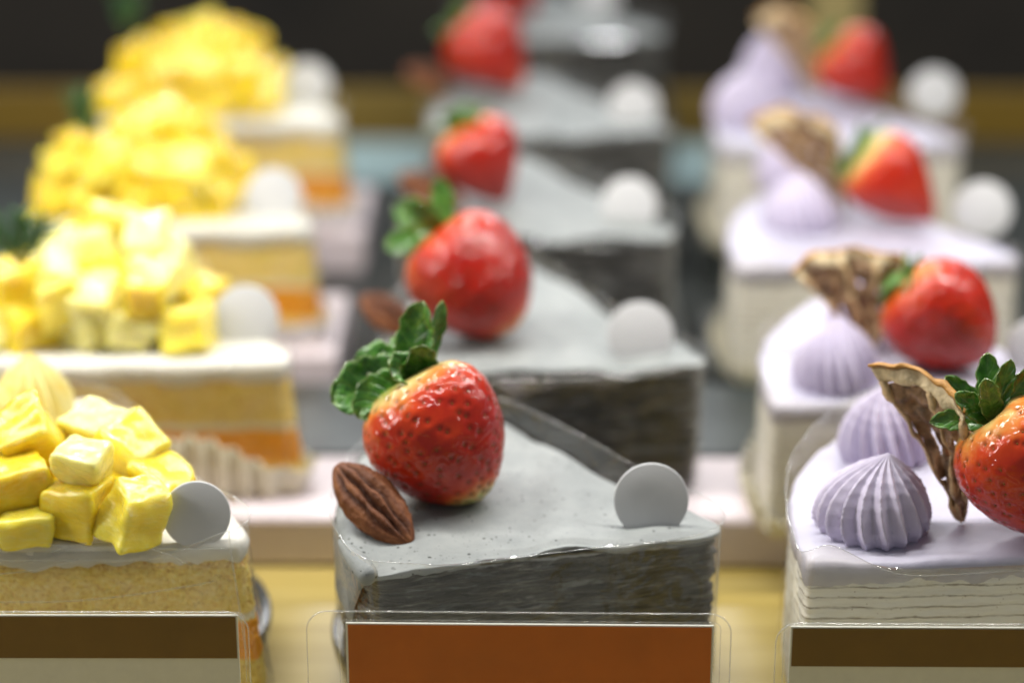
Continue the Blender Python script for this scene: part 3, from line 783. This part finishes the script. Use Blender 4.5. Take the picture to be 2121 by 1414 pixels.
strawberry(at(1780, 142, 6.1), (.66, -.2, -.62), 3.5, 1.6, 'very blurred strawberry on the fourth lilac slice', auto_leaves((.66, -.2, -.62), 10, 8, 1.0), seed=24, prof='cone', pale=.4, tipg=0)

# ---- pecans -----------------------------------------------------------------
pecan(at(782, 1046, 5.08), -43, 26, 38, 'sharp wrinkled pecan half leaning at the left corner of the front grey slice', L=3.15, W=1.5, seed=2)
pecan(at(812, 655, 5.2), -35, 22, 20, 'slightly blurred pecan half under the strawberry on the second grey slice', seed=6)
pecan(at(900, 395, 5.2), -30, 15, 20, 'blurred pecan half left of the strawberry on the third grey slice', seed=9, L=2.9, W=1.4)
pecan(at(892, 165, 5.2), -30, 15, 20, 'blurred reddish pecan half on the fourth grey slice', seed=12)

# ---- round toppers ----------------------------------------------------------
disc(1357, 1034, 5.12, 'white round topper with crisp rim on the front grey slice', 1.01, rz=2, tilt=-14)
for (px, py, l, z) in ((1333, 692, 'white round topper on the second grey slice', 5.12), (1310, 425, 'blurred white round topper on the third grey slice', 5.1),
                       (1317, 222, 'blurred white round topper on the fourth grey slice', 5.1), (1243, -10, 'blurred white topper cut by the top edge on the rearmost grey slice', 5.2),
                       (516, 660, 'white round topper on the second mango slice', 5.2), (572, 408, 'blurred white round topper on the third mango slice', 5.2), (641, 180, 'very blurred white round topper on the rearmost mango slice', 5.2),
                       (2160, 720, 'white topper just inside the right edge on the second lilac slice', 5.1), (2040, 432, 'blurred white round topper on the third lilac slice', 5.2), (1938, 192, 'very blurred white round topper on the fourth lilac slice', 5.2)):
    disc(px, py, z, l, 1.05, rz=random.Random(px).uniform(-8, 8), tilt=-14)
disc(415, 1068, 5.18, 'grey-white round topper partly behind film on the front mango slice', .90, rz=6, tilt=-14)

# ---- mango cubes ------------------------------------------------------------
FR = [(72, 925, 6.2, (1.5, 1.5, 1.9), (14, -22, 24), 'mango_gold', 'golden mango cube standing tallest, in front of the piped cream on the front mango slice'),
      (178, 955, 6.45, (1.55, 1.3, 1.15), (12, 14, -18), 'mango_pale', 'pale cream-yellow mango cube on top in the middle of the front pile'),
      (48, 1022, 5.5, (1.6, 1.4, 1.6), (4, -6, 24), 'mango_gold', 'deep yellow mango cube at the left under the tallest golden one'),
      (165, 1050, 5.25, (1.5, 1.3, 1.4), (-4, 3, -10), 'mango_gold', 'golden mango cube directly below the pale cream-yellow one'),
      (288, 1064, 5.35, (1.35, 1.3, 1.5), (8, 12, 34), 'mango_mid', 'light yellow mango cube nearest the topper at the front of the pile'),
      (205, 890, 6.1, (1.8, 1.5, 1.2), (10, 10, -30), 'mango_pale', 'wide pale mango cube behind the pale cream-yellow one'),
      (285, 945, 5.75, (1.6, 1.6, 1.5), (18, 24, -34), 'mango_mid', 'glistening yellow mango cube against the slanting film of the front slice'),
      (345, 1010, 5.2, (1.3, 1.5, 1.2), (10, 18, -38), 'mango_gold', 'low yellow mango cube directly behind the front round topper'),
      (-30, 940, 6.0, (1.4, 1.4, 1.4), (8, 4, 12), 'mango_pale', 'pale mango cube cut by the left edge of the front pile'),
      (-60, 1075, 5.1, (1.5, 1.5, 1.2), (2, 4, -20), 'mango_gold', 'low yellow mango cube cut by the left edge of the front pile'), (60, 1085, 4.95, (1.5, 1.4, 1.0), (2, 4, 10), 'mango_mid', 'flat mango cube at the left foot of the front pile'), (240, 1010, 5.1, (1.4, 1.4, 1.2), (2, 4, 40), 'mango_gold', 'mango cube wedged behind the light yellow one of the front pile'),
      (130, 990, 5.2, (1.5, 1.5, 1.3), (2, 4, 40), 'mango_gold', 'mango cube filling the middle of the front pile behind the golden ones'), (-20, 1000, 5.2, (1.5, 1.5, 1.3), (2, 4, 0), 'mango_mid', 'mango cube inside the front pile at its left end'), (235, 960, 5.2, (1.5, 1.5, 1.3), (2, 4, 20), 'mango_mid', 'mango cube under the glistening one in the front pile')]
for i, (px, py, z, sz, rot, mt, l) in enumerate(FR):
    mango(at(px, py, z), sz, rot, mt, 100+i, l or 'mostly hidden mango cube deep in the front mango pile', 'mango cubes on the front mango slice')
def in_poly(x, y, P):
    c = False; j = len(P)-1
    for i in range(len(P)):
        if (P[i].y > y) != (P[j].y > y) and x < (P[j].x-P[i].x)*(y-P[i].y)/(P[j].y-P[i].y)+P[i].x: c = not c
        j = i
    return c
for k in (1, 2, 3):
    rnd = random.Random(70+k); out, nr, cen = outline(-13, 80)
    T = TM[k]; spots = []; which = ['', 'second', 'third', 'rearmost'][k]
    lays = ((5.05, .93, 1.55, 0), (6.1, .74, 1.55, .5), (7.0, .40, 1.5, .2))
    for lay, (z, ins, pit, off) in enumerate(lays):
        P = [cen+Vector((-.5 if lay else -.2, .3*lay))+(p-cen)*ins for p in out]
        I = [cen+Vector((-.5 if lay else -.2, .3*lay))+(p-cen)*(ins-.46) for p in out]
        y = -.2; row = 0
        while y < 10:
            x = -11+off; got = []
            while x < 0:
                jx, jy = x+rnd.uniform(-.2, .2), y+rnd.uniform(-.2, .2)
                if in_poly(jx, jy, P) and jx < -2.7-.3*lay and not (lay < 2 and in_poly(jx, jy, I)): got.append((jx, jy, z+rnd.uniform(-.12, .12)))
                x += pit
            if got:
                for q, g_ in enumerate(reversed(got)): spots.append(g_+(lay, row, q))
                row += 1
            y += pit*.95
    ORD = ['first', 'second', 'third', 'fourth', 'fifth', 'sixth', 'seventh', 'eighth', 'ninth', 'tenth']
    for i, (x, y, z, lay, row, q) in enumerate(spots):
        mt = rnd.choice(['mango_gold', 'mango_pale', 'mango_mid', 'mango_pale'] if k == 1 else ['mango_gold', 'mango_mid', 'mango_gold', 'mango_gold'])
        word = {'mango_gold': 'golden', 'mango_pale': 'pale', 'mango_mid': 'bright yellow'}[mt]
        l = '%s mango cube, %s slice, %s layer, %s row back, %s from right' % (word, which, ['bottom', 'middle', 'top'][lay], ORD[row], ORD[q])
        mango((T[0]+x, T[1]+y, z), (rnd.uniform(1.3, 1.8), rnd.uniform(1.2, 1.65), rnd.uniform(1.1, 1.5)), (rnd.uniform(-24, 24), rnd.uniform(-24, 24), rnd.uniform(0, 90)),
              mt, 200+40*k+i, l, 'blurred mango cubes on the %s mango slice' % which)
rosemary(at(45, 555, 7.2), [(-.5, 0, .9), (.1, .1, 1), (.6, .2, .9)], 'green rosemary sprig at the left edge on the second mango slice', 1.6)
rosemary(at(180, 290, 7.4), [(-.15, 0, 1), (.1, .1, 1)], 'blurred rosemary sprig on the third mango slice', 1.5)
rosemary(at(265, 70, 7.6), [(-.1, 0, 1), (.3, .1, 1)], 'very blurred rosemary sprig on the rearmost mango slice', 1.5)

# ---- dried citrus -----------------------------------------------------------
citrus(at(2003, 1078, 4.55), (-.27, .05, .95), (-.55, -.82, .1), 4.35, .30, 'sharp brown dried citrus wedge standing between rosette and strawberry on the front lilac slice', 3)
citrus(at(1810, 720, 4.7), (-.18, .1, .95), (.2, -.95, .2), 3.3, .62, 'curled dried citrus piece behind the rosette on the second lilac slice', 8)
citrus(at(1760, 440, 4.7), (-.45, .1, .9), (-.7, -.7, .1), 4.3, .40, 'blurred dried citrus piece leaning left of the strawberry on the third lilac slice', 12)
citrus(at(1700, 200, 4.7), (-.35, .1, .95), (-.7, -.7, .1), 3.9, .40, 'very blurred dried citrus piece at the top edge on the fourth lilac slice', 15)

# ---- dishes, liners, boards -------------------------------------------------
def dish(x, y, r, label):
    prof = [(.0, -1.75), (r*.86, -1.75), (r*.93, -1.5), (r*.985, -.7), (r, -.25), (r, -.08), (r*.985, -.02), (r*.95, -.06), (0, -.08)]
    b = MB(); rows = [[(math.cos(6.28318*i/96)*q, math.sin(6.28318*i/96)*q, z) for i in range(96)] for q, z in prof]; b.grid(rows, True)
    tag(b.build('round_dish', M['dish'], loc=(x, y, 0)), label, 'dish', 'dark round dishes under the front cakes')
dish(-.35, 4.4, 5.45, 'dark round dish under the front grey slice, showing left of the orange-brown card')
dish(-12.9, 4.6, 5.3, 'dark round dish under the front mango slice')
dish(12.9, 3.6, 5.3, 'dark round dish under the front lilac slice')
liner(TM[1], -13, .75, lambda s: .25+1.9*math.exp(-((s-.80)/.085)**2)+.1*math.sin(s*40), M['liner'], 'gold and white pleated paper fanned up in front of the second mango slice', 1)
for k in (2, 3):
    liner(TM[k], -13, .7, lambda s: .9, M['liner_white'], 'white pleated paper liner under the %s mango slice' % ('third' if k == 2 else 'rearmost'), k)
for k in (1, 2, 3):
    liner(TP[k], -12, .35, lambda s: .7+.1*math.sin(s*30), M['liner'], 'pale pleated paper liner under the %s lilac slice' % ROW[k], 5+k)
for k in (2, 3):
    x, y = TM[k]
    tag(slab('cake_board', x-12, x+1.1, y-1.2, y+5.5, -1.8, -.05, M['tray'], .15), 'small white board under the %s mango slice' % ('third' if k == 2 else 'rearmost'), 'board', 'white boards')
    x, y = TP[k]
    tag(slab('cake_board', x-10.6, x+1.9, y+.5, y+7.5, -1.8, -.05, M['base'], .15), 'small dark board under the %s lilac slice' % ROW[k], 'board', 'dark boards')
for k in (2, 3, 4):
    x, y = TB[k]
    tag(slab('cake_board', x-10.8, x+.6, y-1, y+9.5, -1.8, -.05, M['base'], .15), 'small dark board under the %s grey slice' % ROW[k], 'board', 'dark boards')

bx = slab('carton', 15.2, 18.0, 74, 77, -4.1, 9, M['carton'], .15); tag(bx, 'blurred pale yellow carton standing far behind the right line of cakes', 'carton')
# ---- price cards ------------------------------------------------------------
def rrect(x0, x1, z0, z1, r, y, n=8):
    P = []
    for cx, cz, a0 in ((x1-r, z1-r, 0), (x0+r, z1-r, 90), (x0+r, z0+r, 180), (x1-r, z0+r, 270)):
        for i in range(n+1):
            a = math.radians(a0+90*i/n); P.append((cx+r*math.cos(a), y, cz+r*math.sin(a)))
    return P
def price_card(cx, yy, sx0, sx1, sz1, kx0, kx1, kz1, band, bandmat, label, rz=0):
    root = thing('price_card', (cx, yy, -1.75), label, 'price card', 'price cards in clear sleeves')
    root.rotation_euler[2] = math.radians(rz)
    o = 1.75
    b = MB(); b.box(kx0-cx, kx1-cx, -.03, .03, .25, kz1+o, .01); c = b.build('card', M['card_white'], root, smooth=False)
    b = MB(); b.box(kx0-cx+.05, kx1-cx-.05, -.045, -.034, kz1+o-band, kz1+o-.04, 0); b.build('colour_band', bandmat, c, smooth=False)
    b = MB()
    for y in (-.09, .07):
        P = rrect(sx0-cx, sx1-cx, .0, sz1+o, .55, y); q = len(b.v); b.v += P; b.f.append(tuple(range(q, q+len(P))))
    sl = b.build('sleeve', M['sleeve'], root, smooth=False)
    b = MB(); b.tube(rrect(sx0-cx, sx1-cx, .0, sz1+o, .55, -.01), .018, 6, closed=True)
    b.tube(rrect(kx0-cx-.17, kx1-cx+.17, .12, kz1+o+.12, .18, -.10), .010, 6, closed=True); b.build('sleeve_rim', M['film_edge'], sl)
    b = MB(); b.box(sx0-cx+.8, sx1-cx-.8, .1, 1.2, 0, .06, .02); b.build('foot', M['sleeve'], root, smooth=False)
price_card(-.35, -3.2, -5.75, 4.98, 4.22, -4.75, 4.54, 3.90, 3.4, M['card_orange'], 'plain orange-brown price card in a clear rounded sleeve before the front grey slice', -.4)
price_card(-12.2, -3.2, -17.6, -7.22, 4.18, -17.0, -7.48, 4.10, 1.22, M['card_brown'], 'price card with dark brown top band at the left front before the mango slice', .4)
price_card(11.4, -3.2, 6.12, 17.2, 3.95, 6.48, 16.9, 3.87, 1.12, M['card_brown'], 'price card with dark brown top band at the right front before the lilac slice', 0)
